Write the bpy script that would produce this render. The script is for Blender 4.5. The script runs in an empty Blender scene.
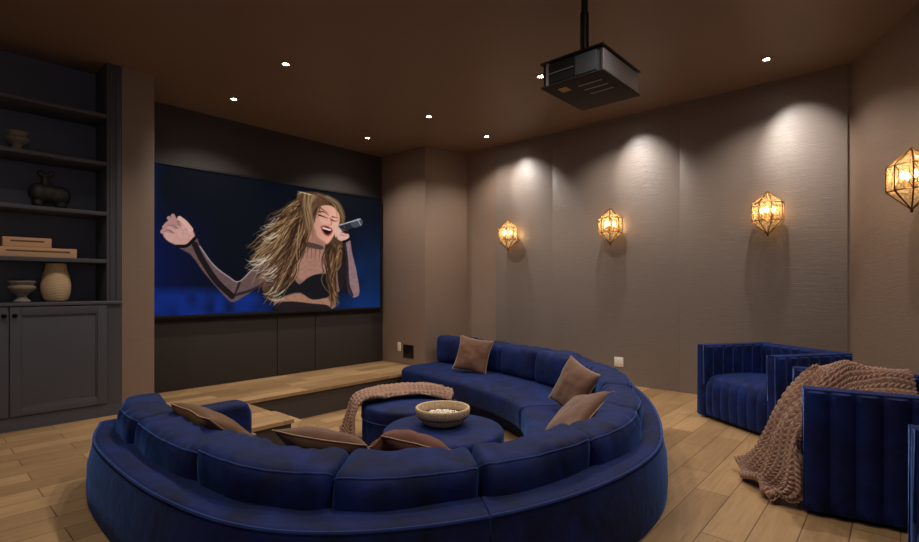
import bpy, bmesh, math, random
import numpy as np
from mathutils import Vector, Matrix, noise

C = bpy.context.scene.collection
PI = math.pi
random.seed(7)

# ------------------------------------------------------------------ camera, world, exposure
F = 497.0
CAMZ = 1.25
H = 3.40
cam_d = bpy.data.cameras.new('camera'); cam = bpy.data.objects.new('camera', cam_d); C.objects.link(cam)
cam.location = (0, 0, CAMZ); cam.rotation_euler = (PI/2, 0, 0)
cam_d.sensor_width = 36; cam_d.lens = 36*F/919; cam_d.shift_y = 15/919; cam_d.clip_start = .05
bpy.context.scene.camera = cam
W = bpy.data.worlds.new('world'); bpy.context.scene.world = W; W.use_nodes = True
W.node_tree.nodes['Background'].inputs[0].default_value = (1.0, .93, .88, 1)
W.node_tree.nodes['Background'].inputs[1].default_value = .5
vs = bpy.context.scene.view_settings
bpy.context.scene.display_settings.display_device = 'sRGB'
vs.view_transform = 'Standard'; vs.look = 'None'; vs.gamma = 1; vs.use_curve_mapping = False
vs.exposure = .45
SPOT_W = 66
SCONCE_E = 75
SCREEN_E = .66
LIGHT_COL = (1.0, .88, .75)

# room axes: u runs along the screen wall, v points to the screen
AX = math.atan2(.748, .664)
def P(u, v, z=0): return Vector((.664*u-.748*v, .748*u+.664*v, z))
def u_at(x, v):
    k = (x-459.5)/F
    return (.748+.664*k)*v/(.664-.748*k) if False else ((k*.664+.748)*v)/(.664-.748*k)
def v_at(x, u):
    k = (x-459.5)/F
    return (.664-.748*k)*u/(.748+.664*k)

# ------------------------------------------------------------------ materials
def lin(r, g, b):
    def f(c):
        c /= 255.
        return c/12.92 if c <= .04045 else ((c+.055)/1.055)**2.4
    return (f(r), f(g), f(b), 1)
class NT:
    def __init__(s, name):
        s.m = bpy.data.materials.new(name); s.m.use_nodes = True; s.t = s.m.node_tree; s.n = s.t.nodes
        s.b = s.n['Principled BSDF']
    def add(s, typ, **kw):
        n = s.n.new(typ)
        for k, v in kw.items(): setattr(n, k, v)
        return n
    def link(s, a, b): s.t.links.new(a, b)
def simple(name, col, rough=.6, metal=0, bump=0, scale=40, var=0, spec=.5):
    k = NT(name); b = k.b
    b.inputs['Base Color'].default_value = col; b.inputs['Roughness'].default_value = rough
    b.inputs['Metallic'].default_value = metal; b.inputs['Specular IOR Level'].default_value = spec
    if bump or var:
        tc = k.add('ShaderNodeTexCoord'); no = k.add('ShaderNodeTexNoise'); no.inputs['Scale'].default_value = scale
        no.inputs['Detail'].default_value = 5; k.link(tc.outputs['Object'], no.inputs['Vector'])
        if var:
            cr = k.add('ShaderNodeMix', data_type='RGBA'); k.link(no.outputs['Fac'], cr.inputs['Factor'])
            cr.inputs['A'].default_value = tuple(c*(1-var) for c in col[:3])+(1,)
            cr.inputs['B'].default_value = tuple(min(1, c*(1+var)) for c in col[:3])+(1,)
            k.link(cr.outputs['Result'], b.inputs['Base Color'])
        if bump:
            bp = k.add('ShaderNodeBump'); bp.inputs['Strength'].default_value = bump; bp.inputs['Distance'].default_value = .01
            k.link(no.outputs['Fac'], bp.inputs['Height']); k.link(bp.outputs['Normal'], b.inputs['Normal'])
    return k.m
def wallpaper(name, col, rough=.42):
    k = NT(name); b = k.b; tc = k.add('ShaderNodeTexCoord')
    mp = k.add('ShaderNodeMapping'); mp.inputs['Scale'].default_value = (3, 3, 90); k.link(tc.outputs['Object'], mp.inputs[0])
    n1 = k.add('ShaderNodeTexNoise'); n1.inputs['Scale'].default_value = 2.2; n1.inputs['Detail'].default_value = 6
    k.link(mp.outputs[0], n1.inputs['Vector'])
    mx = k.add('ShaderNodeMix', data_type='RGBA'); k.link(n1.outputs['Fac'], mx.inputs['Factor'])
    mx.inputs['A'].default_value = tuple(c*.88 for c in col[:3])+(1,); mx.inputs['B'].default_value = tuple(c*1.12 for c in col[:3])+(1,)
    k.link(mx.outputs['Result'], b.inputs['Base Color'])
    bp = k.add('ShaderNodeBump'); bp.inputs['Strength'].default_value = .5; bp.inputs['Distance'].default_value = .005
    k.link(n1.outputs['Fac'], bp.inputs['Height']); k.link(bp.outputs['Normal'], b.inputs['Normal'])
    b.inputs['Roughness'].default_value = rough; b.inputs['Specular IOR Level'].default_value = .6
    return k.m
def oak(name):
    k = NT(name); b = k.b; tc = k.add('ShaderNodeTexCoord')
    mp = k.add('ShaderNodeMapping'); mp.inputs['Rotation'].default_value = (0, 0, -AX)
    k.link(tc.outputs['Object'], mp.inputs[0])
    br = k.add('ShaderNodeTexBrick'); br.offset = .37; br.offset_frequency = 2; br.squash = 1
    br.inputs['Scale'].default_value = 1; br.inputs['Brick Width'].default_value = .9; br.inputs['Row Height'].default_value = .19
    br.inputs['Mortar Size'].default_value = .003; br.inputs['Bias'].default_value = -.1
    br.inputs['Color1'].default_value = lin(178, 146, 107); br.inputs['Color2'].default_value = lin(138, 109, 77)
    br.inputs['Mortar'].default_value = lin(98, 74, 52)
    k.link(mp.outputs[0], br.inputs['Vector'])
    m2 = k.add('ShaderNodeMapping'); m2.inputs['Scale'].default_value = (1.6, 22, 5); k.link(mp.outputs[0], m2.inputs[0])
    no = k.add('ShaderNodeTexNoise'); no.inputs['Scale'].default_value = 1.5; no.inputs['Detail'].default_value = 8; no.inputs['Distortion'].default_value = 1.2
    k.link(m2.outputs[0], no.inputs['Vector'])
    n3 = k.add('ShaderNodeTexNoise'); n3.inputs['Scale'].default_value = 2.2; n3.inputs['Detail'].default_value = 4
    k.link(mp.outputs[0], n3.inputs['Vector'])
    r1 = k.add('ShaderNodeMapRange'); r1.inputs[3].default_value = .66; r1.inputs[4].default_value = 1.3; k.link(no.outputs['Fac'], r1.inputs[0])
    r2 = k.add('ShaderNodeMapRange'); r2.inputs[3].default_value = .75; r2.inputs[4].default_value = 1.2; k.link(n3.outputs['Fac'], r2.inputs[0])
    mu = k.add('ShaderNodeMath', operation='MULTIPLY'); k.link(r1.outputs[0], mu.inputs[0]); k.link(r2.outputs[0], mu.inputs[1])
    vm = k.add('ShaderNodeVectorMath', operation='SCALE'); k.link(br.outputs['Color'], vm.inputs[0]); k.link(mu.outputs[0], vm.inputs['Scale'])
    k.link(vm.outputs[0], b.inputs['Base Color'])
    b.inputs['Roughness'].default_value = .42
    bp = k.add('ShaderNodeBump'); bp.inputs['Strength'].default_value = .25; bp.inputs['Distance'].default_value = .003
    k.link(no.outputs['Fac'], bp.inputs['Height']); k.link(bp.outputs['Normal'], b.inputs['Normal'])
    return k.m
def velvet(name, dark, light, sheen=1.0, scol=(.05, .12, .75, 1), nscale=5):
    k = NT(name); b = k.b; tc = k.add('ShaderNodeTexCoord')
    no = k.add('ShaderNodeTexNoise'); no.inputs['Scale'].default_value = nscale; no.inputs['Detail'].default_value = 4; no.inputs['Distortion'].default_value = .9
    k.link(tc.outputs['Object'], no.inputs['Vector'])
    cr = k.add('ShaderNodeValToRGB'); k.link(no.outputs['Fac'], cr.inputs[0])
    cr.color_ramp.elements[0].position = .3; cr.color_ramp.elements[0].color = dark
    cr.color_ramp.elements[1].position = .78; cr.color_ramp.elements[1].color = light
    k.link(cr.outputs[0], b.inputs['Base Color'])
    b.inputs['Roughness'].default_value = .75; b.inputs['Specular IOR Level'].default_value = .25
    b.inputs['Sheen Weight'].default_value = sheen; b.inputs['Sheen Roughness'].default_value = .35
    b.inputs['Sheen Tint'].default_value = scol
    n2 = k.add('ShaderNodeTexNoise'); n2.inputs['Scale'].default_value = 14; n2.inputs['Detail'].default_value = 6; k.link(tc.outputs['Object'], n2.inputs['Vector'])
    bp = k.add('ShaderNodeBump'); bp.inputs['Strength'].default_value = .5; bp.inputs['Distance'].default_value = .01
    k.link(n2.outputs['Fac'], bp.inputs['Height']); k.link(bp.outputs['Normal'], b.inputs['Normal'])
    return k.m
def emit(name, col, st):
    k = NT(name); k.b.inputs['Base Color'].default_value = (0, 0, 0, 1)
    k.b.inputs['Emission Color'].default_value = col; k.b.inputs['Emission Strength'].default_value = st
    return k.m
M = {}
M['wall'] = wallpaper('taupe wallpaper', lin(136, 124, 118))
M['wall_plain'] = wallpaper('brown wallpaper', lin(142, 122, 109), .5)
M['ceiling'] = simple('dark brown ceiling paint', lin(132, 110, 92), .5, var=.08, scale=1.5)
M['oak'] = oak('oak planks')
M['riser'] = simple('dark riser paint', lin(62, 56, 54), .6)
M['blackwall'] = simple('black fabric panel', lin(46, 40, 38), .8, bump=.2, scale=300)
M['blackwall2'] = simple('charcoal wall paint', lin(58, 52, 52), .7)
M['cab'] = simple('charcoal cabinet paint', lin(75, 76, 86), .45)
M['cabin'] = simple('charcoal shelf back', lin(76, 80, 100), .5)
M['knob'] = simple('dark bronze', lin(30, 26, 24), .35, 1)
M['velvet'] = velvet('navy velvet', lin(4, 11, 40), lin(11, 34, 104), .5, (.08, .24, .75, 1))
M['velvet_c'] = velvet('navy chair velvet', lin(6, 17, 60), lin(13, 42, 120), .7, (.08, .2, .7, 1))
M['piping'] = velvet('navy piping', lin(24, 42, 100), lin(34, 58, 124), 1.0, (.15, .3, .8, 1))
M['plinth'] = simple('black plinth', lin(14, 13, 14), .5)
M['pillow'] = simple('brown linen', lin(98, 65, 46), .85, bump=.25, scale=160, var=.12)
M['pillow'].node_tree.nodes['Principled BSDF'].inputs['Sheen Weight'].default_value = .3
M['pillow_olive'] = simple('bronze linen', lin(102, 72, 44), .7, bump=.25, scale=160, var=.12)
M['pillow_red'] = simple('reddish brown linen', lin(98, 58, 48), .8, bump=.25, scale=160, var=.12)
M['pillow_edge'] = simple('pale seam', lin(170, 140, 115), .8)
M['knit'] = simple('taupe chunky yarn', lin(160, 129, 114), .95, bump=.5, scale=220, var=.15)
M['brass'] = simple('aged brass', lin(120, 82, 40), .35, 1)
M['basket'] = simple('beige rope', lin(196, 172, 140), .9, bump=.4, scale=90, var=.15)
M['basket_dark'] = simple('dark rope', lin(90, 68, 50), .9)
M['white_beads'] = simple('white beads', lin(225, 212, 196), .6)
M['plate_white'] = simple('white plastic', lin(235, 228, 220), .4)
M['plate_black'] = simple('black plastic', lin(18, 16, 16), .35)
M['proj'] = simple('projector black metal', lin(92, 98, 106), .45, .1)
M['proj_bottom'] = simple('projector matt underside', lin(40, 38, 38), .75)
M['proj_side'] = simple('projector grey metal', lin(160, 158, 166), .45, .1)
M['proj_slot'] = simple('pale slot', lin(190, 178, 165), .5)
M['sticker'] = simple('tan sticker', lin(190, 150, 90), .6)
M['ceramic'] = simple('weathered grey ceramic', lin(140, 130, 120), .8, bump=.4, scale=60, var=.3)
M['ceramic_dark'] = simple('dark stoneware', lin(34, 36, 33), .55, bump=.3, scale=60, var=.2)
M['vase'] = simple('cream carved ceramic', lin(205, 178, 142), .8, bump=.3, scale=80, var=.1)
M['book'] = simple('pale wood box', lin(205, 165, 130), .7)
M['book_dark'] = simple('box slot brown', lin(110, 80, 55), .7)
M['lens'] = emit('downlight glow', (1, .9, .78, 1), 60)
M['trimring'] = simple('downlight ring', lin(150, 130, 110), .5)
M['bulb'] = emit('bulb glow', (1, .62, .28, 1), SCONCE_E)
def glassmat():
    k = NT('amber seeded glass'); b = k.b; out = k.n['Material Output']
    tr = k.add('ShaderNodeBsdfTransparent'); tr.inputs[0].default_value = (1, .93, .82, 1)
    tl = k.add('ShaderNodeBsdfTranslucent'); tl.inputs[0].default_value = (1, .85, .58, 1)
    gl = k.add('ShaderNodeBsdfGlossy'); gl.inputs['Roughness'].default_value = .1
    tc = k.add('ShaderNodeTexCoord'); no = k.add('ShaderNodeTexNoise'); no.inputs['Scale'].default_value = 40; k.link(tc.outputs['Object'], no.inputs['Vector'])
    rg = k.add('ShaderNodeMapRange'); rg.inputs[3].default_value = .0; rg.inputs[4].default_value = .5; k.link(no.outputs['Fac'], rg.inputs[0])
    m1 = k.add('ShaderNodeMixShader'); k.link(rg.outputs[0], m1.inputs[0]); k.link(tr.outputs[0], m1.inputs[1]); k.link(tl.outputs[0], m1.inputs[2])
    m2 = k.add('ShaderNodeMixShader'); m2.inputs[0].default_value = .08; k.link(m1.outputs[0], m2.inputs[1]); k.link(gl.outputs[0], m2.inputs[2])
    k.link(m2.outputs[0], out.inputs['Surface']); return k.m
M['glass'] = glassmat()

# ------------------------------------------------------------------ mesh helpers
class MB:
    def __init__(s): s.seam = []; s.v = []; s.f = []; s.sm = []
    def add(s, vs_, fs, smooth=False):
        o = len(s.v); s.v += [Vector(p) for p in vs_]; s.f += [tuple(i+o for i in f) for f in fs]; s.sm += [smooth]*len(fs); return s
    def box(s, x0, x1, y0, y1, z0, z1, fn=None):
        vs_ = [(x, y, z) for z in (z0, z1) for y in (y0, y1) for x in (x0, x1)]
        if fn: vs_ = [fn(*p) for p in vs_]
        return s.add(vs_, [(0, 2, 3, 1), (4, 5, 7, 6), (0, 1, 5, 4), (2, 6, 7, 3), (0, 4, 6, 2), (1, 3, 7, 5)])
    def tube(s, pts, r, n=8, closed=False, cap=True):
        pts = [Vector(p) for p in pts]; N = len(pts); vs_ = []; up = Vector((0, 0, 1))
        for i, p in enumerate(pts):
            a = pts[(i-1) % N] if (closed or i > 0) else p; b = pts[(i+1) % N] if (closed or i < N-1) else p
            t = (b-a).normalized(); q = up if abs(t.dot(up)) < .95 else Vector((1, 0, 0))
            x = t.cross(q).normalized(); y = t.cross(x)
            rr = r[i] if isinstance(r, (list, tuple)) else r
            vs_ += [p + (x*math.cos(2*PI*k/n)+y*math.sin(2*PI*k/n))*rr for k in range(n)]
        fs = []
        for i in range(N if closed else N-1):
            j = (i+1) % N
            for k in range(n): fs.append((i*n+k, i*n+(k+1) % n, j*n+(k+1) % n, j*n+k))
        if cap and not closed: fs += [tuple(range(n))[::-1], tuple((N-1)*n+k for k in range(n))]
        return s.add(vs_, fs, True)
    def lathe(s, prof, n=40, c=(0, 0, 0), rfn=None):
        vs_ = []
        for (r, z) in prof:
            for k in range(n):
                a = 2*PI*k/n; rr = r*(rfn(a, z) if rfn else 1)
                vs_.append((c[0]+rr*math.cos(a), c[1]+rr*math.sin(a), c[2]+z))
        fs = []
        for i in range(len(prof)-1):
            for k in range(n): fs.append((i*n+k, i*n+(k+1) % n, (i+1)*n+(k+1) % n, (i+1)*n+k))
        fs += [tuple(range(n))[::-1], tuple((len(prof)-1)*n+k for k in range(n))]
        return s.add(vs_, fs, True)
    def build(s, name, mat, parent=None, bevel=0, recalc=True, autosmooth=True):
        me = bpy.data.meshes.new(name); me.from_pydata([tuple(v) for v in s.v], [], s.f)
        me.polygons.foreach_set('use_smooth', s.sm); me.materials.append(mat)
        if recalc:
            bm = bmesh.new(); bm.from_mesh(me)
            if bevel:
                bmesh.ops.recalc_face_normals(bm, faces=bm.faces)
                bmesh.ops.bevel(bm, geom=[e for e in bm.edges if len(e.link_faces) == 2 and e.calc_face_angle(0) > .6], offset=bevel, segments=3, profile=.5, affect='EDGES')
            bmesh.ops.recalc_face_normals(bm, faces=bm.faces); bm.to_mesh(me); bm.free()
        if bevel:
            for p in me.polygons: p.use_smooth = True
            me.set_sharp_from_angle(angle=.7)
        elif any(s.sm) and autosmooth: me.set_sharp_from_angle(angle=.9)
        o = bpy.data.objects.new(name, me); C.objects.link(o)
        if parent: o.parent = parent
        return o
def tag(o, label, cat, group=None, kind=None):
    o['label'] = label; o['category'] = cat
    if group: o['group'] = group
    if kind: o['kind'] = kind
    return o
def struct(o): o['kind'] = 'structure'; return o
def empty(name, loc=(0, 0, 0), rz=0):
    o = bpy.data.objects.new(name, None); C.objects.link(o); o.location = loc; o.rotation_euler = (0, 0, rz); o.empty_display_size = .1; return o
def uvbox(u0, u1, v0, v1, z0, z1, mb=None):
    mb = mb or MB(); return mb.box(u0, u1, v0, v1, z0, z1, lambda a, b, c: P(a, b, c))
def copy_tree(o, parent=None):
    c = o.copy(); C.objects.link(c)
    if parent: c.parent = parent
    for ch in list(o.children): copy_tree(ch, c)
    return c
def catmull(pts, n=12):
    out = []; N = len(pts); pts = [Vector(p) for p in pts]
    for i in range(N-1):
        p0 = pts[i-1] if i else pts[0]*2-pts[1]; p1 = pts[i]; p2 = pts[i+1]; p3 = pts[i+2] if i+2 < N else pts[-1]*2-pts[-2]
        for k in range(n):
            t = k/n
            out.append(.5*((2*p1)+(p2-p0)*t+(2*p0-5*p1+4*p2-p3)*t*t+(3*p1-p0-3*p2+p3)*t**3))
    out.append(pts[-1]); return out

# ------------------------------------------------------------------ sofa path (in u, v)
PIT = -.33
outer_c = [(.88, 3.98), (.75, 3.55), (.71, 3.0), (.73, 2.4), (.84, 1.88), (1.08, 1.52), (1.5, 1.22), (1.99, 1.04), (2.51, .98), (2.99, 1.05),
           (3.58, 1.29), (4.1, 1.58), (4.56, 1.93), (4.96, 2.36), (5.27, 2.87), (5.5, 3.5), (5.68, 4.3), (5.8, 5.25)]
inner_c = [(1.88, 4.0), (1.86, 3.62), (1.86, 3.2), (1.9, 2.85), (2.0, 2.55), (2.12, 2.35), (2.3, 2.18), (2.54, 2.07), (2.8, 2.04), (3.02, 2.08),
           (3.3, 2.24), (3.62, 2.45), (3.88, 2.68), (4.1, 2.98), (4.28, 3.38), (4.42, 3.87), (4.54, 4.5), (4.65, 5.25)]
OU = catmull(outer_c, 14); IN = catmull(inner_c, 14)
ARC = [0]
for i in range(1, len(OU)): ARC.append(ARC[-1]+(OU[i]-OU[i-1]).length)
TOT = ARC[-1]
def pathpt(a, off):
    a = min(max(a, 0), TOT); i = 0
    import bisect
    i = min(max(bisect.bisect_right(ARC, a)-1, 0), len(OU)-2)
    t = (a-ARC[i])/(ARC[i+1]-ARC[i]); o = OU[i].lerp(OU[i+1], t); n = IN[i].lerp(IN[i+1], t)
    return o+(n-o)*(off/1.1)
def near(u, v):
    q = Vector((u, v)); return ARC[min(range(len(OU)), key=lambda i: (OU[i]-q).length)]
def sw(a, off, z):
    p = pathpt(a, off); return P(p.x, p.y, z)

# ------------------------------------------------------------------ floor, pit, steps, ceiling
VS = 6.50      # screen wall
UW = 6.12      # sconce wall
VF = 5.70      # cabinet and column face
cor = P(UW, .36)                    # corner to the angled right wall
rdir = Vector((.29, .957, 0)).normalized()
rend = cor - rdir*5.6
room = [P(-2.2, -2.4), P(-2.2, 6.7), P(6.3, 6.7), P(6.3, .3), Vector((rend.x+.2, rend.y, 0))]
pit_edge = [P(.84, 4.05)]+[P(*(p+(p-q).normalized()*.022)) for p, q in zip(OU[::4], IN[::4])]+[P(5.82, 5.31), P(2.46, 5.31), P(2.46, 4.26), P(2.0, 4.26), P(2.0, 4.07)]
def floor_mesh():
    bm = bmesh.new()
    def loop(pts, z):
        vv = [bm.verts.new((p.x, p.y, z)) for p in pts]
        return vv, [bm.edges.new((vv[i], vv[(i+1) % len(vv)])) for i in range(len(vv))]
    e = []
    v1, e1 = loop(room, 0); v2, e2 = loop(pit_edge, 0)
    bmesh.ops.triangle_fill(bm, use_beauty=True, use_dissolve=False, edges=e1+e2)
    for f in list(bm.faces):
        c = f.calc_center_median()
    geo = bmesh.ops.extrude_face_region(bm, geom=list(bm.faces))
    bmesh.ops.translate(bm, vec=(0, 0, -.035), verts=[x for x in geo['geom'] if isinstance(x, bmesh.types.BMVert)])
    bmesh.ops.recalc_face_normals(bm, faces=bm.faces)
    me = bpy.data.meshes.new('floor'); bm.to_mesh(me); bm.free(); me.materials.append(M['oak'])
    o = bpy.data.objects.new('floor', me); C.objects.link(o); return o
struct(floor_mesh())
mb = MB()
pf = [P(.3, .6), P(.3, 5.5), P(6.1, 5.5), P(6.1, .6)]
mb.add([(p.x, p.y, PIT) for p in pf]+[(p.x, p.y, PIT-.05) for p in pf], [(0, 1, 2, 3), (7, 6, 5, 4), (0, 4, 5, 1), (1, 5, 6, 2), (2, 6, 7, 3), (3, 7, 4, 0)])
struct(mb.build('floor_pit', M['oak']))
mb = MB()
ins = [P(.82, 4.07)]+[P(*(p+(p-q).normalized()*.05)) for p, q in zip(OU[::4], IN[::4])]+[P(5.84, 5.33), P(2.44, 5.33), P(2.44, 4.28), P(1.98, 4.28), P(1.98, 4.09)]
n = len(ins)
mb.add([(p.x, p.y, -.034) for p in ins]+[(p.x, p.y, PIT) for p in ins], [(i, (i+1) % n, n+(i+1) % n, n+i) for i in range(n)])
struct(mb.build('wall_pit_riser', M['riser'], recalc=False))
st = empty('step', P(2.64, 4.8, PIT), AX)
mb = MB(); mb.box(-.18, .17, -.53, .50, 0, .135); mb.build('riser', M['riser'], st)
mb = MB(); mb.box(-.2, .19, -.55, .51, .135, .165); o = mb.build('tread', M['oak'], st, bevel=.006)
tag(st, 'low oak step with dark riser leading down into the seating pit', 'step')
mb = MB(); mb.add([(p.x, p.y, H) for p in room]+[(p.x, p.y, H+.1) for p in room],
                  [tuple(range(5)), tuple(range(9, 4, -1))]+[(i, (i+1) % 5, 5+(i+1) % 5, 5+i) for i in range(5)])
struct(mb.build('ceiling', M['ceiling']))

# ------------------------------------------------------------------ walls
struct(uvbox(1.42, 5.42, VS, VS+.15, 0, H).build('wall_screen', M['blackwall2']))
for i, (a, b) in enumerate([(1.74, 3.475), (3.485, 4.075), (4.085, 5.35)]):
    struct(uvbox(a, b, VS-.03, VS, 0.004, .83).build('trim_%d' % (i+1), M['blackwall'], bevel=.004))
struct(uvbox(1.442, 1.727, VF, VS, 0, H).build('wall_column', M['wall_plain'], bevel=.004))
mb = MB(); q = [P(5.36, 5.46), P(6.16, 5.26), P(6.16, 6.65), P(5.36, 6.65)]
mb.add([(p.x, p.y, 0) for p in q]+[(p.x, p.y, H) for p in q], [(0, 1, 2, 3), (7, 6, 5, 4), (0, 4, 5, 1), (1, 5, 6, 2), (2, 6, 7, 3), (3, 7, 4, 0)])
struct(mb.build('wall_pillar', M['wall_plain'], bevel=.006))
struct(uvbox(UW, UW+.15, .30, 5.5, 0, H).build('wall_sconce_side', M['wall_plain']))
for i, (a, b) in enumerate([(3.6705, 4.66), (1.9505, 3.6695), (.385, 1.9495)]):
    struct(uvbox(UW-.018, UW, a, b, 0, H).build('trim_%d' % (i+4), M['wall'], bevel=.001))
mb = MB(); nn = Vector((rdir.y, -rdir.x, 0))*.15
q = [cor, rend, rend+nn, cor+nn]
mb.add([(p.x, p.y, 0) for p in q]+[(p.x, p.y, H) for p in q], [(0, 1, 2, 3), (7, 6, 5, 4), (0, 4, 5, 1), (1, 5, 6, 2), (2, 6, 7, 3), (3, 7, 4, 0)])
struct(mb.build('wall_right', M['wall_plain']))
struct(uvbox(-2.2, -2.05, -2.4, 6.6, 0, H).build('wall_left', M['wall_plain']))
struct(uvbox(-2.1, 1.46, 6.16, 6.3, 0, H).build('wall_back_left', M['blackwall2']))
struct(uvbox(-2.05, -.88, VF, 6.18, 0, H).build('wall_left_return', M['wall_plain']))

# ------------------------------------------------------------------ built-in bookcase
bc = empty('bookcase', P(.275, VF, 0), AX)
tag(bc, 'charcoal built-in bookcase with open shelves above panelled cupboard doors', 'bookcase')
bw0, bw1 = -1.15, 1.165          # local u extents
D = .44
mb = MB()
mb.box(bw0, bw1, D-.03, D, .0, H-.004)                     # back
b_ = mb.build('back_panel', M['cabin'], bc)
mb = MB(); mb.box(bw1-.12, bw1, 0, D-.03, 0, H-.004); mb.box(bw0, bw0+.12, 0, D-.03, 0, H-.004)
mb.build('frame', M['cab'], bc, bevel=.004)
for s0 in (bw1-.12, bw0):
    mb = MB(); mb.box(s0+.025, s0+.04, -.008, .002, 1.12, 3.38); mb.box(s0+.075, s0+.09, -.008, .002, 1.12, 3.38)
    mb.build('moulding', M['cab'], bc, bevel=.003)
mb = MB(); mb.box(bw0+.12, bw1-.12, .02, D-.03, .12, 1.06); mb.box(bw0, bw1, -.004, .02, 0, .118); mb.build('base', M['cab'], bc)
mb = MB(); mb.box(bw0, bw1, -.025, D-.03, 1.075, 1.105); mb.build('counter', M['cab'], bc, bevel=.004)
for z in (1.505, 1.96, 2.44, 2.90):
    mb = MB(); mb.box(bw0+.12, bw1-.12, .0, D-.03, z-.035, z); mb.build('shelf', M['cab'], bc, bevel=.003)
for d0 in (.348, -.355, -1.03):
    x0, x1 = d0, d0+(.695 if d0 > -1 else .67)
    dr = MB(); f = .075
    dr.box(x0, x1, -.004, .016, .125, 1.068)
    o = dr.build('door', M['cab'], bc, bevel=.003)
    fr = MB()
    for (a, b, c, d) in ((x0, x0+f, .125, 1.068), (x1-f, x1, .125, 1.068), (x0+f, x1-f, .125, .125+f), (x0+f, x1-f, 1.068-f, 1.068)):
        fr.box(a, b, -.018, -.004, c, d)
    m2 = MB(); g = f+.012
    for (a, b, c, d) in ((x0+f, x0+g, .125+f, 1.068-f), (x1-g, x1-f, .125+f, 1.068-f), (x0+g, x1-g, .125+f, .125+g), (x0+g, x1-g, 1.068-g, 1.068-f)):
        m2.box(a, b, -.011, -.004, c, d)
    fr.build('door_frame', M['cab'], o, bevel=.003); m2.build('panel_moulding', M['cab'], o, bevel=.003)
    kx = x0+.03 if d0 == .348 else x1-.03
    kb = MB(); kb.lathe([(.007, 0), (.007, .014), (.017, .018), (.019, .026), (.013, .033), (.0, .034)], 16)
    kb.v = [Vector((kx+p.x, -.018-p.z, .995+p.y)) for p in kb.v]
    kb.build('knob', M['knob'], o)

# things on the shelves
def shelf_loc(x, z, v=5.87): return P(u_at(x, v), v, z)
def lathe_thing(name, prof, mat, loc, label, cat, n=40, rfn=None, parts=None):
    mb = MB(); mb.lathe(prof, n, rfn=rfn); o = mb.build(name, mat); o.location = loc; tag(o, label, cat); return o
def smooth_prof(pts, n=6):
    return [(max(0, p.x), p.y) for p in catmull(pts, n)]
lathe_thing('vase', smooth_prof([(.045, 0), (.05, .012), (.034, .045), (.05, .07), (.085, .10), (.082, .125), (.06, .14), (.072, .165), (.08, .175), (.066, .176), (.05, .14), (0, .12)]),
            M['ceramic'], shelf_loc(17, 2.442), 'small weathered grey footed vase on the upper shelf of the bookcase', 'vase', rfn=lambda a, z: 1+.03*math.sin(3*a+z*40))
lathe_thing('footed_bowl', smooth_prof([(.058, 0), (.06, .01), (.034, .04), (.04, .06), (.082, .10), (.098, .13), (.088, .145), (.078, .15), (.095, .175), (.098, .185), (.082, .186), (.06, .15), (0, .13)]),
            M['ceramic'], shelf_loc(22, 1.107), 'stone grey footed bowl on the cabinet counter left of the cream vase', 'bowl')
def groove(a, z): return 1+.018*math.sin(26*a)*(1 if z > .27 else .2)+.012*math.sin(z*260+2*math.sin(3*a))*(0 if z > .27 else 1)
lathe_thing('ribbed_vase', smooth_prof([(.075, 0), (.10, .02), (.122, .08), (.128, .15), (.115, .235), (.095, .29), (.085, .345), (.078, .346), (.07, .30), (0, .28)], 12),
            M['vase'], shelf_loc(56, 1.107), 'tall cream carved ceramic vase with line pattern on the cabinet counter', 'vase', 90, groove)
bpy.data.objects['ribbed_vase'].scale = (.88, .88, 1)
# dark sculpture: a rounded loaf-like body on two feet with a necked flared head
def blob(parts, voxel, name, mat):
    mb = MB()
    for (c, r) in parts:
        n = 20; vs_ = [(c[0]+r[0]*math.sin(PI*a/n)*math.cos(2*PI*b/n), c[1]+r[1]*math.sin(PI*a/n)*math.sin(2*PI*b/n), c[2]+r[2]*math.cos(PI*a/n)) for a in range(n+1) for b in range(n)]
        mb.add(vs_, [(a*n+b, a*n+(b+1) % n, (a+1)*n+(b+1) % n, (a+1)*n+b) for a in range(n) for b in range(n)], True)
    o = mb.build(name, mat, autosmooth=False); m = o.modifiers.new('r', 'REMESH'); m.mode = 'VOXEL'; m.voxel_size = voxel; m2 = o.modifiers.new('s', 'SMOOTH'); m2.iterations = 6
    dg = bpy.context.evaluated_depsgraph_get(); me = bpy.data.meshes.new_from_object(o.evaluated_get(dg)); o.modifiers.clear(); o.data = me
    for p in me.polygons: p.use_smooth = True
    return o
sc = blob([((-.09, 0, .125), (.11, .085, .085)), ((.08, 0, .115), (.115, .085, .085)), ((0, 0, .125), (.12, .085, .08)), ((-.11, 0, .04), (.055, .06, .045)), ((.10, 0, .04), (.06, .06, .045)),
           ((-.045, 0, .21), (.035, .035, .08)), ((-.045, 0, .275), (.055, .035, .022)), ((-.09, 0, .295), (.024, .024, .03)), ((.005, 0, .295), (.024, .024, .03))], .006, 'sculpture', M['ceramic_dark'])
sc.location = shelf_loc(50, 1.963); sc.rotation_euler = (0, 0, AX); sc.scale = (.8, .8, 1.08)
tag(sc, 'dark stoneware animal-like sculpture with flared head on the middle shelf', 'sculpture')
def box_thing(w, d, h, loc, label):
    t = empty('decorative_box', loc, AX)
    mb = MB(); mb.box(-w/2, w/2, -d/2, d/2, 0, h); mb.build('body', M['book'], t, bevel=.004)
    mb = MB(); mb.box(-w/2+.05, w/2-.05, -d/2-.002, -d/2+.01, h*.55, h*.7); mb.build('slot', M['book_dark'], t)
    tag(t, label, 'box'); return t
box_thing(.54, .22, .085, shelf_loc(37, 1.506, 5.84), 'long pale wooden box with dark slot, lower of the two on the shelf')
box_thing(.33, .18, .085, shelf_loc(26, 1.5925, 5.84), 'shorter pale wooden box with dark slot, stacked on the long one')

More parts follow.
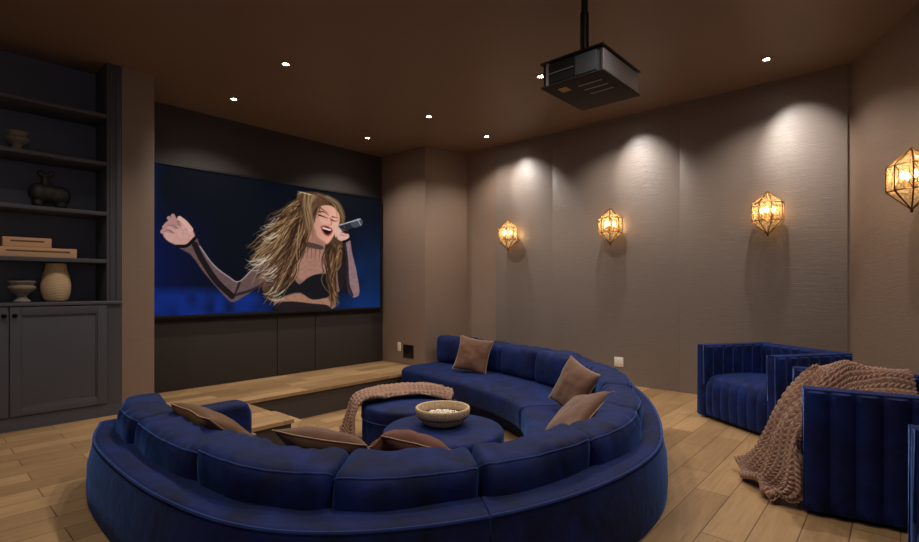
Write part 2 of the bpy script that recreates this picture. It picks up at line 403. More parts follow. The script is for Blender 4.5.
# ------------------------------------------------------------------ projection screen with its picture
SU0, SU1, SZ0, SZ1 = 1.88, 5.29, .875, 2.70
def homog(src, dst):
    A = []
    for (x, y), (X, Y) in zip(src, dst):
        A.append([x, y, 1, 0, 0, 0, -X*x, -X*y, -X]); A.append([0, 0, 0, x, y, 1, -Y*x, -Y*y, -Y])
    _, _, Vt = np.linalg.svd(np.array(A, float)); return Vt[-1].reshape(3, 3)
def paint(nx, ny):
    def zc(u, z):
        p = P(u, VS-.075, z); return ((459.5+F*p.x/p.y-145)*3.012, (286-F*(p.z-CAMZ)/p.y-150)*3.012)
    Hm = homog([(0, 0), (1, 0), (1, 1), (0, 1)], [zc(SU0+.025, SZ0+.025), zc(SU1-.025, SZ0+.025), zc(SU1-.025, SZ1-.025), zc(SU0+.025, SZ1-.025)])
    gx, gy = np.meshgrid(np.linspace(0, 1, nx), np.linspace(0, 1, ny))
    q = np.stack([gx, gy, np.ones_like(gx)], -1) @ Hm.T
    X = q[..., 0]/q[..., 2]; Y = q[..., 1]/q[..., 2]
    rng = np.random.RandomState(3)
    def vnoise(s, seed):
        r = np.random.RandomState(seed); g = r.rand(64, 64); a = (X/s) % 62; b = (Y/s) % 62
        i = a.astype(int); j = b.astype(int); fa = a-i; fb = b-j; fa = fa*fa*(3-2*fa); fb = fb*fb*(3-2*fb)
        return (g[j, i]*(1-fa)+g[j, i+1]*fa)*(1-fb)+(g[j+1, i]*(1-fa)+g[j+1, i+1]*fa)*fb
    img = np.zeros(X.shape+(3,)); img[:] = (9, 14, 24)
    def mix(mask, col): img[:] = img*(1-mask[..., None])+np.array(col, float)*mask[..., None]
    def g(x, a, b): return np.clip((x-a)/(b-a), 0, 1)
    mix(.6*g(X, 230, 20)*g(Y, 130, 300), (10, 22, 92))
    mix(.5*g(X, 60, 25), (8, 24, 70))
    mix(np.clip(g(Y, 405, 440)*(.35+.8*vnoise(28, 5))*g(X, 430, 330), 0, 1), (17, 42, 122))
    mix(.8*g(X, 590, 640)*g(Y, 200, 330)*(.5+.5*vnoise(40, 8)), (14, 44, 92))
    mix(.5*g(X, 520, 560)*g(Y, 400, 460), (16, 50, 120))
    def smooth(pts, n=6):
        p = [np.array(a, float) for a in pts]; N = len(p); out = []
        for i in range(N):
            p0, p1, p2, p3 = p[i-1], p[i], p[(i+1) % N], p[(i+2) % N]
            for k in range(n):
                t = k/n; out.append(.5*(2*p1+(p2-p0)*t+(2*p0-5*p1+4*p2-p3)*t*t+(3*p1-p0-3*p2+p3)*t**3))
        return out
    def blur(m, k=1):
        for _ in range(k):
            m = (np.roll(m, 1, 0)+np.roll(m, -1, 0)+2*m)/4; m = (np.roll(m, 1, 1)+np.roll(m, -1, 1)+2*m)/4
        return m
    def poly(pts, col, a=1, soft=1, shade=None, sm=True):
        p = smooth(pts) if sm else [np.array(q_, float) for q_ in pts]
        m = np.zeros(X.shape, bool); N = len(p)
        for i in range(N):
            x0, y0 = p[i]; x1, y1 = p[(i+1) % N]
            if y0 == y1: continue
            c = ((Y < y0) != (Y < y1)) & (X < (x1-x0)*(Y-y0)/(y1-y0)+x0); m ^= c
        m = blur(m.astype(float), soft)*a
        col = np.array(col, float)
        if shade is not None: c = col*shade[..., None]
        else: c = np.broadcast_to(col, img.shape)
        img[:] = img*(1-m[..., None])+c*m[..., None]; return m
    def stroke(pts, w, col, a=1, taper=True):
        pts = [np.array(q_, float) for q_ in pts]
        xs = [q_[0] for q_ in pts]; ys = [q_[1] for q_ in pts]
        bb = (X > min(xs)-w-4) & (X < max(xs)+w+4) & (Y > min(ys)-w-4) & (Y < max(ys)+w+4)
        if not bb.any(): return
        x = X[bb]; y = Y[bb]; best = np.zeros(x.shape); N = len(pts)-1
        for i in range(N):
            d = pts[i+1]-pts[i]; L = (d**2).sum()+1e-6
            t = np.clip(((x-pts[i][0])*d[0]+(y-pts[i][1])*d[1])/L, 0, 1)
            dist = np.hypot(x-pts[i][0]-t*d[0], y-pts[i][1]-t*d[1])
            ww = w*(1-.75*(i+t)/N) if taper else w
            best = np.maximum(best, np.clip(ww-dist+.6, 0, 1))
        img[bb] = img[bb]*(1-best[:, None]*a)+np.array(col, float)*best[:, None]*a
    def cat(pts, n=5):
        return [tuple(p_) for p_ in catmull([(q_[0], q_[1]) for q_ in pts], n)]
    nz = .94+.12*vnoise(6, 11); nz2 = .75+.5*vnoise(18, 12)
    # hair behind
    hair = [(462, 132), (500, 126), (548, 136), (585, 160), (602, 195), (598, 240), (600, 300), (585, 360), (580, 430), (572, 468), (556, 470), (548, 420), (530, 380), (490, 320),
            (460, 350), (430, 400), (400, 440), (385, 458), (362, 440), (350, 400), (362, 360), (330, 345), (345, 320), (330, 300), (362, 285), (352, 262), (385, 245), (372, 225), (402, 205), (410, 190), (440, 175), (455, 150)]
    poly(hair, (78, 55, 38), 1, 1, nz2)
    # raised arm in sheer sleeve
    poly([(100, 289), (150, 262), (168, 292), (205, 343), (250, 380), (284, 396), (330, 352), (400, 322), (425, 400), (350, 412), (300, 440), (264, 458), (238, 438), (180, 372), (138, 316)], (98, 76, 76), 1, 1, nz)
    stroke(cat([(150, 285), (172, 330), (215, 395), (262, 440)]), 9, (20, 16, 20), .9, False)
    stroke(cat([(285, 398), (275, 425), (262, 445)]), 4, (26, 20, 24), .8)
    stroke(cat([(262, 440), (330, 418), (395, 380)]), 4, (34, 26, 28), .8, False)
    stroke(cat([(165, 290), (205, 345), (252, 382), (284, 396), (330, 354), (372, 334)]), 1.6, (190, 175, 180), .7, False)
    # open hand
    poly([(92, 285), (62, 268), (52, 244), (60, 222), (80, 206), (96, 218), (120, 216), (140, 236), (150, 262), (128, 284)], (196, 150, 140), 1, 1, nz)
    for pp, w_ in (([(90, 232), (70, 222), (58, 232)], 6), ([(92, 225), (78, 210), (72, 205)], 6), ([(98, 222), (88, 206), (84, 198)], 6), ([(76, 245), (60, 240), (52, 246)], 6)):
        stroke(cat(pp), w_, (176, 130, 124), 1, False)
    stroke(cat([(138, 240), (122, 220), (104, 206)]), 7, (214, 168, 156), 1, False)
    for pp in ([(98, 236), (82, 226), (68, 228)], [(86, 250), (70, 242), (58, 246)], [(106, 228), (94, 214)]): stroke(cat(pp), 1.6, (110, 70, 70), .8)
    stroke(cat([(98, 290), (126, 288), (150, 266)]), 5, (18, 14, 18), 1, False)
    # torso
    poly([(382, 345), (440, 318), (480, 296), (534, 300), (575, 322), (606, 345), (600, 400), (575, 440), (560, 480), (402, 482), (392, 430)], (132, 98, 88), 1, 1, nz)
    poly([(470, 300), (538, 300), (545, 350), (500, 395), (462, 385), (440, 345)], (172, 126, 108), .8, 3, nz)
    poly([(482, 235), (540, 262), (534, 318), (508, 335), (484, 312)], (166, 120, 104), 1, 1, nz)
    poly([(482, 276), (533, 288), (532, 300), (481, 290)], (60, 44, 44), .8, 1)
    for x_ in (490, 502, 515, 527): stroke([(x_, 292), (x_-2, 330)], 1.6, (90, 66, 62), .7)
    stroke(cat([(484, 292), (470, 330), (430, 352)]), 2, (70, 50, 48), .7)
    poly([(388, 408), (404, 388), (430, 374), (450, 390), (466, 404), (490, 385), (518, 374), (548, 376), (556, 410), (552, 442), (505, 450), (466, 430), (425, 438), (396, 450)], (22, 21, 26), 1, 1)
    poly([(400, 452), (430, 440), (466, 434), (505, 452), (548, 446), (552, 470), (400, 472)], (164, 120, 96), .8, 2, nz)
    poly([(396, 462), (440, 456), (500, 462), (550, 468), (548, 486), (396, 488)], (20, 17, 22), .9, 1)
    # arm with the microphone
    poly([(586, 300), (608, 280), (616, 330), (612, 420), (590, 430), (580, 380)], (28, 22, 28), .95, 1)
    poly([(598, 268), (615, 262), (624, 310), (636, 360), (646, 425), (636, 443), (620, 438), (608, 400), (606, 330)], (142, 112, 116), 1, 1, nz)
    stroke(cat([(600, 272), (608, 330), (612, 400), (624, 438)]), 4, (24, 20, 26), .8, False)
    # face
    poly([(506, 192), (528, 170), (556, 166), (578, 182), (587, 206), (580, 236), (566, 262), (550, 282), (530, 280), (508, 262), (497, 232)], (214, 158, 136), 1, 1, .9+.2*g(X, 500, 570))
    poly([(500, 225), (512, 240), (520, 262), (545, 280), (528, 282), (506, 264)], (150, 100, 84), .7, 2)
    poly([(526, 204), (536, 210), (552, 216), (548, 222), (532, 218)], (228, 176, 154), .7, 2)
    stroke(cat([(524, 196), (536, 200), (551, 206)]), 2.4, (48, 28, 26), 1)
    stroke(cat([(563, 210), (570, 214), (579, 214)]), 2.0, (48, 28, 26), 1)
    stroke(cat([(524, 186), (540, 187), (554, 197)]), 2.2, (84, 54, 40), 1)
    stroke(cat([(564, 201), (572, 203), (580, 204)]), 2.0, (84, 54, 40), 1)
    stroke(cat([(558, 205), (562, 218), (560, 226), (552, 225)]), 1.8, (150, 96, 82), .9)
    poly([(529, 231), (545, 227), (563, 237), (565, 248), (553, 260), (538, 253)], (176, 84, 80), 1, 1)
    poly([(533, 235), (546, 231), (560, 239), (561, 247), (551, 255), (540, 249)], (40, 12, 16), 1, 1)
    stroke([(537, 235), (558, 241)], 2.4, (232, 220, 214), 1, False)
    # mic and its hand
    stroke([(584, 238), (640, 219)], 10, (40, 42, 52), 1, False)
    stroke([(632, 222), (644, 218)], 12, (70, 74, 86), 1, False)
    stroke([(586, 226), (648, 208)], 1.6, (190, 190, 205), .9, False); stroke([(640, 208), (650, 226)], 1.4, (170, 170, 185), .8, False)
    poly([(570, 240), (578, 226), (588, 236), (598, 250), (614, 254), (612, 268), (596, 274), (580, 268)], (218, 172, 158), 1, 1, nz)
    for y_ in (244, 252, 260): stroke([(592, y_-4), (612, y_)], 1.2, (140, 92, 84), .8)
    stroke([(576, 228), (574, 262)], 4.5, (222, 178, 164), 1)
    stroke(cat([(598, 276), (606, 274), (616, 268)]), 4, (16, 14, 18), 1, False)
    # hair strands
    for k in range(430):
        t = rng.rand(); side = rng.rand() < .80
        if side:
            s0 = (470+rng.rand()*62, 134+rng.rand()*30)
            e = [(320, 335), (332, 300), (350, 262), (372, 226), (402, 200), (352, 400), (370, 446), (392, 444), (398, 410), (350, 350), (405, 370), (412, 340)][rng.randint(12)]
            e = (e[0]+rng.randn()*13, e[1]+rng.randn()*13)
            ma = (s0[0]*.60+e[0]*.40+rng.randn()*12+6, s0[1]*.55+e[1]*.45+rng.randn()*10-8)
            mb_ = (s0[0]*.25+e[0]*.75+rng.randn()*14+16, s0[1]*.25+e[1]*.75+rng.randn()*10)
            cpts = [s0, ma, mb_, e]
        else:
            s0 = (545+rng.rand()*50, 285+rng.rand()*20); e = (556+rng.rand()*30, 430+rng.rand()*45)
            cpts = [s0, (s0[0]-6+rng.randn()*7, 330+rng.randn()*6), (560+rng.randn()*9, 390), e]
        br = rng.rand()
        col = [(40, 26, 20), (90, 62, 40), (132, 96, 62), (182, 150, 108)][min(3, int(br*4.1) if e[0] < 360 else int(br*br*4.1))]
        stroke(cat(cpts), 1.6+rng.rand()*1.8, col, .4+.3*rng.rand())
    for k in range(46):
        e = [(312, 336), (328, 296), (350, 264), (364, 232), (372, 444), (352, 380), (330, 345)][rng.randint(7)]
        e = (e[0]+rng.randn()*8, e[1]+rng.randn()*7); s0 = (e[0]+26+rng.rand()*16, e[1]+rng.randn()*8-10)
        stroke(cat([s0, ((s0[0]+e[0])/2, (s0[1]+e[1])/2+6), e]), 1.8, (214, 204, 184), .5)
    # crown and fringe over the brow
    poly([(462, 134), (500, 126), (550, 136), (588, 162), (604, 200), (596, 220), (586, 190), (568, 172), (545, 166), (520, 172), (506, 196), (500, 230), (488, 262), (478, 230), (470, 180)], (88, 62, 42), .85, 2, nz2)
    for k in range(90):
        a_ = rng.rand(); s0 = (480+a_*70, 130+a_*8+rng.rand()*5)
        e = (488+a_*112+rng.randn()*3, 240-a_*30+rng.randn()*8) if rng.rand() < .5 else ((500+rng.randn()*6, 230+rng.randn()*20) if a_ < .5 else (600+rng.randn()*3, 205+rng.randn()*15))
        mm = (s0[0]*.5+e[0]*.5+(10 if e[0] > 540 else -8), s0[1]*.6+e[1]*.4-6)
        if 515 < e[0] < 580 and e[1] > 195: continue
        stroke(cat([s0, mm, e]), 2, [(62, 44, 30), (136, 108, 76), (176, 146, 108)][rng.randint(3)], .5)
    for e in ((528, 190), (540, 186), (552, 190), (520, 205)): stroke(cat([(520, 150), (526, 170), e]), 2, (90, 64, 44), .8)
    for k in range(8): stroke(cat([(500, 135), (474, 128), (458+rng.rand()*8, 122+rng.rand()*12)]), 1.3, (190, 170, 140), .6)
    # small mark in the lower right corner of the picture
    stroke([(690, 476), (697, 476)], 1.6, (190, 200, 220), 1, False)
    return np.clip(img, 0, 255)
def screen_image():
    nx, ny = 560, 300
    img = paint(nx, ny)/255.
    lin_ = np.where(img <= .04045, img/12.92, ((img+.055)/1.055)**2.4)
    w = SU1-SU0-.05; h = SZ1-SZ0-.05
    gx, gy = np.meshgrid(np.linspace(-w/2, w/2, nx), np.linspace(.025, .025+h, ny))
    co = np.stack([gx, np.full_like(gx, 0.0), gy], -1).reshape(-1, 3)
    i = np.arange((ny-1)*(nx-1)); r = i//(nx-1); c = i % (nx-1); a = r*nx+c
    faces = np.stack([a, a+1, a+nx+1, a+nx], -1)
    me = bpy.data.meshes.new('picture'); me.vertices.add(len(co)); me.vertices.foreach_set('co', co.ravel())
    me.loops.add(faces.size); me.loops.foreach_set('vertex_index', faces.ravel())
    me.polygons.add(len(faces)); me.polygons.foreach_set('loop_start', np.arange(0, faces.size, 4))
    me.update(calc_edges=True)
    ca = me.color_attributes.new('Col', 'FLOAT_COLOR', 'POINT')
    ca.data.foreach_set('color', np.concatenate([lin_.reshape(-1, 3), np.ones((nx*ny, 1))], 1).ravel().astype(np.float32))
    k = NT('screen picture'); at = k.add('ShaderNodeAttribute', attribute_name='Col')
    k.b.inputs['Base Color'].default_value = (.004, .004, .004, 1); k.b.inputs['Roughness'].default_value = 1; k.b.inputs['Specular IOR Level'].default_value = 0
    k.link(at.outputs['Color'], k.b.inputs['Emission Color']); k.b.inputs['Emission Strength'].default_value = SCREEN_E
    me.materials.append(k.m)
    o = bpy.data.objects.new('picture', me); C.objects.link(o); return o
scr = empty('projection_screen', P((SU0+SU1)/2, VS-.075, SZ0), AX)
tag(scr, 'wide wall screen showing a singer with long wavy hair and a microphone', 'screen')
pic = screen_image(); pic.parent = scr; pic['label'] = 'glowing picture of a singer on dark blue'
w = SU1-SU0; h = SZ1-SZ0
mb = MB(); t_ = .028
mb.box(-w/2, w/2, .002, .07, 0, h)
for (a, b, c, d) in ((-w/2, -w/2+t_, 0, h), (w/2-t_, w/2, 0, h), (-w/2, w/2, 0, t_), (-w/2, w/2, h-t_, h)): mb.box(a, b, -.018, .002, c, d)
mb.build('frame', M['plinth'], scr)

# ------------------------------------------------------------------ sofa
def sweep(mb, a0, a1, sec, n, cap=True):
    st_ = [a0+(a1-a0)*i/n for i in range(n+1)]; m = len(sec); vs_ = []
    for a in st_:
        vs_ += [sw(a, o, z) for (o, z) in sec]
    fs = [(i*m+k, i*m+(k+1) % m, (i+1)*m+(k+1) % m, (i+1)*m+k) for i in range(n) for k in range(m)]
    if cap: fs += [tuple(range(m))[::-1], tuple(n*m+k for k in range(m))]
    return mb.add(vs_, fs, True)
def rnd(cx, cz, r, a0, a1, n=5): return [(cx+r*math.cos(math.radians(a0+(a1-a0)*i/n)), cz+r*math.sin(math.radians(a0+(a1-a0)*i/n))) for i in range(n+1)]
LED = .185
shell_sec = [(0.03, PIT+.04), (-.012, -.05), (-.024, 0), (-.03, .08), (-.025, .2), (0, .3)]+rnd(.035, .315, .035, 180, 90)+rnd(LED-.03, .32, .03, 90, 0)+[(LED, -.17), (.97, -.17), (.95, PIT+.04)]
def cushion(a0, a1, off0, off1, z0, z1, r=.07, puff=.03, lean=0, wr=.008, seed=0, sag=0, ns=46, nt=56, ex=3.6):
    """soft padded block following the sofa's curve"""
    mb = MB(); L = a1-a0; vs_ = []; rnd_ = random.Random(seed); ph = rnd_.random()*50
    for i in range(ns+1):
        # denser near the ends
        w_ = -math.cos(PI*i/ns); w_ = math.copysign(abs(w_)**.9, w_)
        x = abs(w_)*L/2-(L/2-r); ins_ = 0 if x <= 0 else r*(1-math.sqrt(max(0, 1-(x/r)**2)))
        pf_ = puff*(1-w_**4)
        kk = int(nt*3/8)
        for k in range(nt):
            th = 2*PI*k/nt; c, s = math.cos(th), math.sin(th)
            cx = math.copysign(abs(c)**(2/ex), c); cz = math.copysign(abs(s)**(2/ex), s)
            hw = (off1-off0)/2-ins_+pf_*(1-abs(cz)**3); hh = (z1-z0)/2-ins_*.8+(pf_*.5*(1-abs(cx)**3) if s > 0 else 0)
            z = (z0+z1)/2+cz*hh; o = (off0+off1)/2+cx*hw+lean*(z-z0)
            a = (a0+a1)/2+w_*L/2
            nn_ = noise.noise(Vector((a*3.2+ph, o*4, z*3)))
            n2 = noise.noise(Vector((a*13+ph, o*3, z*3+ph)))
            d = wr*(nn_*1.6)+wr*.9*n2*max(0, s)
            if s > 0: z -= sag*(.5+.5*nn_)*(1-w_*w_)
            vs_.append(sw(a, o+cx*d, z+cz*d))
            if k == kk and 1 < i < ns-1: mb.seam.append(vs_[-1].copy())
    fs = [(i*nt+k, i*nt+(k+1) % nt, (i+1)*nt+(k+1) % nt, (i+1)*nt+k) for i in range(ns) for k in range(nt)]
    fs += [tuple(range(nt))[::-1], tuple(ns*nt+k for k in range(nt))]
    mb.add(vs_, fs, True); return mb
def cush_piping(a0, a1, off, z, r=.006, wr=0, n=24):
    mb = MB(); pts = [sw(a0+.05+(a1-a0-.1)*i/n, off, z+.004*math.sin(i*1.7)) for i in range(n+1)]; mb.tube(pts, r, 6); return mb
s1 = near(1.52, 1.21); s2 = near(4.58, 2.03)
mods = [(0.0, s1, 'left curved navy velvet sofa section with armrest, nearest the cabinets', [0, near(.71, 3.26), near(.72, 2.34), near(1.0, 1.63), s1]),
        (s1+.008, s2, 'middle curved navy velvet sofa section nearest the armchairs', None),
        (s2+.008, TOT, 'far navy velvet sofa section running along the sconce wall to the pillar', None)]
for mi, (a0, a1, lab, cuts) in enumerate(mods):
    c0 = sw((a0+a1)/2, .5, PIT)
    root = empty('sofa_section', c0, 0)
    tag(root, lab, 'sofa', 'sections of the curved navy sofa')
    def put(mb, name, mat):
        mb.v = [p-c0 for p in mb.v]; return mb.build(name, mat, root)
    mb = MB(); sweep(mb, a0, a1, shell_sec, int((a1-a0)/.06)); put(mb, 'shell', M['velvet'])
    mb = MB(); sweep(mb, a0+.02, a1-.02, [(.03, PIT), (.03, PIT+.04), (.92, PIT+.04), (.92, PIT)], 30); put(mb, 'plinth', M['plinth'])
    mb = MB(); N = int((a1-a0)/.05); mb.tube([sw(a0+(a1-a0)*i/N, .008, .343) for i in range(N+1)], .007, 6); put(mb, 'piping', M['piping'])
    if cuts is None:
        k = 4; cuts = [a0+(a1-a0)*i/k for i in range(k+1)]
        if mi == 2: cuts = [a0, near(4.98, 2.45), near(5.33, 3.05), near(5.56, 3.75), near(5.71, 4.5), a1]
        if mi == 1: cuts = [a0, near(2.27, 1.0), near(3.05, 1.11), near(3.8, 1.47), a1]
    nseat = (2, 2, 1)[mi]
    sa, sb = (a0+.17, a1) if mi == 0 else (a0, a1)
    for q_ in range(nseat):
        x0 = sa+(sb-sa)*q_/nseat; x1 = sa+(sb-sa)*(q_+1)/nseat
        put(cushion(x0+.003, x1-.003, LED+.02, 1.085, -.165, .115, r=.045, puff=.014, wr=.004, seed=20+mi*3+q_, ex=6, ns=60 if mi < 2 else 110), 'seat_cushion', M['velvet'])
    for q_ in range(len(cuts)-1):
        x0, x1 = cuts[q_], cuts[q_+1]
        dz = random.uniform(-.015, .015)
        cb = cushion(x0, x1, LED-.025, LED+.24, .125, .51+dz, r=(.05, .06, .075)[mi], puff=.022, lean=-.02, wr=.018, seed=mi*7+q_, sag=.025, ex=6)
        pp = MB(); pp.tube([p-c0 for p in cb.seam], .0045, 6)
        o = put(cb, 'back_cushion', M['velvet']); pp.build('seam', M['piping'], o)
    if mi == 0:
        mb = MB(); sec = []
        def ap(a, o, z): p = pathpt(0, o); return P(p.x, p.y-a, z)
        prof = rnd(.05, .30, .05, 180, 90)+rnd(.15, .30, .05, 90, 0)
        prof = [(0, PIT+.04)]+prof+[(.2, PIT+.04)]
        ns = 24; vs_ = []; m = len(prof)
        for i in range(ns+1):
            o_ = LED+(1.06-LED)*i/ns; e = max(0, (o_-.96)/.1); dn = .07*(1-math.sqrt(max(0, 1-e*e)))
            vs_ += [ap(a_+(.1-a_)*dn*4, o_, z_-(dn if z_ > 0 else 0)) for (a_, z_) in prof]
        fs = [(i*m+k, i*m+(k+1) % m, (i+1)*m+(k+1) % m, (i+1)*m+k) for i in range(ns) for k in range(m)]+[tuple(range(m))[::-1], tuple(ns*m+k for k in range(m))]
        mb.add(vs_, fs, True); put(mb, 'armrest', M['velvet'])

# ------------------------------------------------------------------ throw pillows
def pillow(loc, nrm, up, size=.48, thick=.15, mat=None, label='', seed=0, bend=0):
    n = 30; vs_ = []; fs = []
    nrm = Vector(nrm).normalized(); up = Vector(up); up = (up-nrm*up.dot(nrm)).normalized(); sd = up.cross(nrm)
    def pt(i, j, s):
        x = -1+2*i/n; y = -1+2*j/n
        k = 1-.10*(1-y*y)*abs(x)**3; l = 1-.10*(1-x*x)*abs(y)**3
        t = ((1-abs(x)**2.6)*(1-abs(y)**2.6))**.5
        w_ = noise.noise(Vector((x*1.6+seed*9, y*1.6, s*3)))*.014+noise.noise(Vector((x*4+seed*5, y*4, s)))*.006*t
        zz = s*(thick/2*t)+w_+bend*(x*x)
        return (x*k*size/2, y*l*size/2, zz)
    for s in (1, -1):
        for i in range(n+1):
            for j in range(n+1): vs_.append(pt(i, j, s))
    q_ = (n+1)**2
    for i in range(n):
        for j in range(n):
            a = i*(n+1)+j; fs.append((a, a+n+1, a+n+2, a+1)); fs.append((q_+a, q_+a+1, q_+a+n+2, q_+a+n+1))
    # average the rims together
    for i in range(n+1):
        for j in range(n+1):
            if i in (0, n) or j in (0, n):
                a = i*(n+1)+j; m_ = [(vs_[a][k]+vs_[q_+a][k])/2 for k in range(3)]; vs_[a] = m_; vs_[q_+a] = m_
    me_ = MB(); me_.add(vs_, fs, True)
    t = empty('throw_pillow', loc); t.rotation_mode = 'QUATERNION'
    t.rotation_quaternion = Matrix((sd, up, nrm)).transposed().to_quaternion()
    o = me_.build('cover', mat or M['pillow'], t, recalc=False)
    bm = bmesh.new(); bm.from_mesh(o.data); bmesh.ops.remove_doubles(bm, verts=bm.verts, dist=1e-5); bmesh.ops.recalc_face_normals(bm, faces=bm.faces); bm.to_mesh(o.data); bm.free()
    for p in o.data.polygons: p.use_smooth = True
    rim = [vs_[i*(n+1)] for i in range(n+1)]+[vs_[n*(n+1)+j] for j in range(1, n+1)]+[vs_[i*(n+1)+n] for i in range(n-1, -1, -1)]+[vs_[j] for j in range(n-1, 0, -1)]
    mb = MB(); mb.tube(rim, .004, 6, closed=True); mb.build('seam', M['pillow_edge'], t)
    tag(t, label, 'pillow', 'brown throw pillows on the curved sofa'); return t
def lean_at(a, off, z): return sw(a, off, z)
def inward(a):
    p, q_ = pathpt(a, 0), pathpt(a, 1.1); d = P(q_.x, q_.y)-P(p.x, p.y); return d.normalized()
def W3(x, y, d): return Vector(((x-459.5)/F*d, d, CAMZ-(y-286)/F*d))
pillow(W3(226, 437, 2.92), (.45, .50, .7), (-.5, -.55, .7), .56, .17, M['pillow_olive'], 'bronze brown throw pillow leaning inside the left end of the sofa near the armrest', 1)
pillow(W3(330, 450, 2.76), (.15, .5, .8), (.0, -.8, .5), .50, .17, M['pillow'], 'brown throw pillow behind the near cushions, left of the reddish one by the ottoman', 2)
pillow(W3(408, 449, 2.95), (.1, .45, .8), (.35, -.8, .45), .42, .18, M['pillow_red'], 'reddish brown throw pillow in front of the round ottoman with the basket', 3)
pillow(W3(473, 355, 6.5), (-.3, -1, .35), (.16, .0, 1), .46, .14, M['pillow'], 'brown throw pillow standing at the far end of the sofa near the pillar', 4)
pillow(W3(574, 387, 4.42), (-.8, -.5, .4), (.7, .1, .75), .44, .15, M['pillow'], 'tilted brown throw pillow in the bend of the sofa, upper of the two there', 5)
pillow(W3(575, 417, 3.7), (-.65, -.0, .75), (.75, .45, .6), .50, .15, M['pillow'], 'brown throw pillow lying in the bend of the sofa, lower of the two there', 6)

# ------------------------------------------------------------------ ottomans
def ottoman(x, y, r, label):
    t = empty('ottoman', (x, y, PIT)); top = .09-PIT
    mb = MB(); mb.lathe([(r-.03, 0), (r-.03, .03)], 60); mb.build('plinth', M['plinth'], t)
    mb = MB(); mb.lathe([(r-.02, .03), (r-.004, .05), (r, .1), (r, top-.13)], 72); mb.build('body', M['velvet'], t)
    mb = MB(); mb.lathe([(r, top-.13), (r+.006, top-.11), (r+.006, top-.05)]+[(r-.04+.045*math.cos(b), top-.045+.045*math.sin(b)) for b in [i*PI/12 for i in range(1, 7)]]+[(r*.6, top+.004), (0, top+.006)], 72)
    mb.build('cushion_top', M['velvet'], t)
    mb = MB(); mb.tube([((r+.004)*math.cos(2*PI*i/72), (r+.004)*math.sin(2*PI*i/72), top-.13) for i in range(72)], .006, 6, closed=True); mb.build('piping', M['piping'], t)
    tag(t, label, 'ottoman', 'round velvet ottomans in the pit'); return t
O1 = (-.13, 4.09); O2 = (-.50, 5.04)
ottoman(*O1, .49, 'round navy velvet ottoman carrying the woven basket')
ottoman(*O2, .48, 'round navy velvet ottoman under the chunky knit blanket')
# basket
bk = empty('woven_bowl', (O1[0]-.01, O1[1]+.06, .098)); bk.scale = (1, 1, 1.2); tag(bk, 'shallow woven rope bowl with a dark band on the round ottoman', 'bowl')
for nm, mt, prof in (('bowl', 'basket', [(.13, 0), (.165, .018), (.195, .05), (.205, .062)]), ('band', 'basket_dark', [(.207, .052), (.21, .066)]), ('rim', 'basket', [(.212, .066), (.222, .085), (.226, .11), (.22, .122), (.208, .118), (.198, .09), (.17, .035), (.0, .025)])):
    pr = smooth_prof(prof, 5)
    mb = MB(); mb.lathe(pr, 120, rfn=lambda a, z: 1+.02*math.sin(48*a)*(1 if z > .01 else 0)); mb.build(nm, M[mt], bk)
mb = MB(); mb.lathe([(.16, .035), (.15, .05), (.0, .052)], 30)
mb.build('lining', M['basket_dark'], bk)
r_ = random.Random(2); mb = MB()
for i in range(420):
    a = r_.random()*2*PI; q_ = math.sqrt(r_.random())*.155; rr = .009
    cx, cy, cz = q_*math.cos(a), q_*math.sin(a), .06+.02*r_.random()*(1-q_/.16)
    ico = [(0, 0, rr), (rr, 0, 0), (0, rr, 0), (-rr, 0, 0), (0, -rr, 0), (0, 0, -rr)]
    mb.add([(cx+p[0], cy+p[1], cz+p[2]) for p in ico], [(0, 1, 2), (0, 2, 3), (0, 3, 4), (0, 4, 1), (5, 2, 1), (5, 3, 2), (5, 4, 3), (5, 1, 4)], True)
o = mb.build('beads', M['white_beads'], recalc=False, autosmooth=False); o.location = bk.location + Vector((0, 0, .02)); tag(o, 'white beads filling the woven bowl', 'beads', kind='stuff')

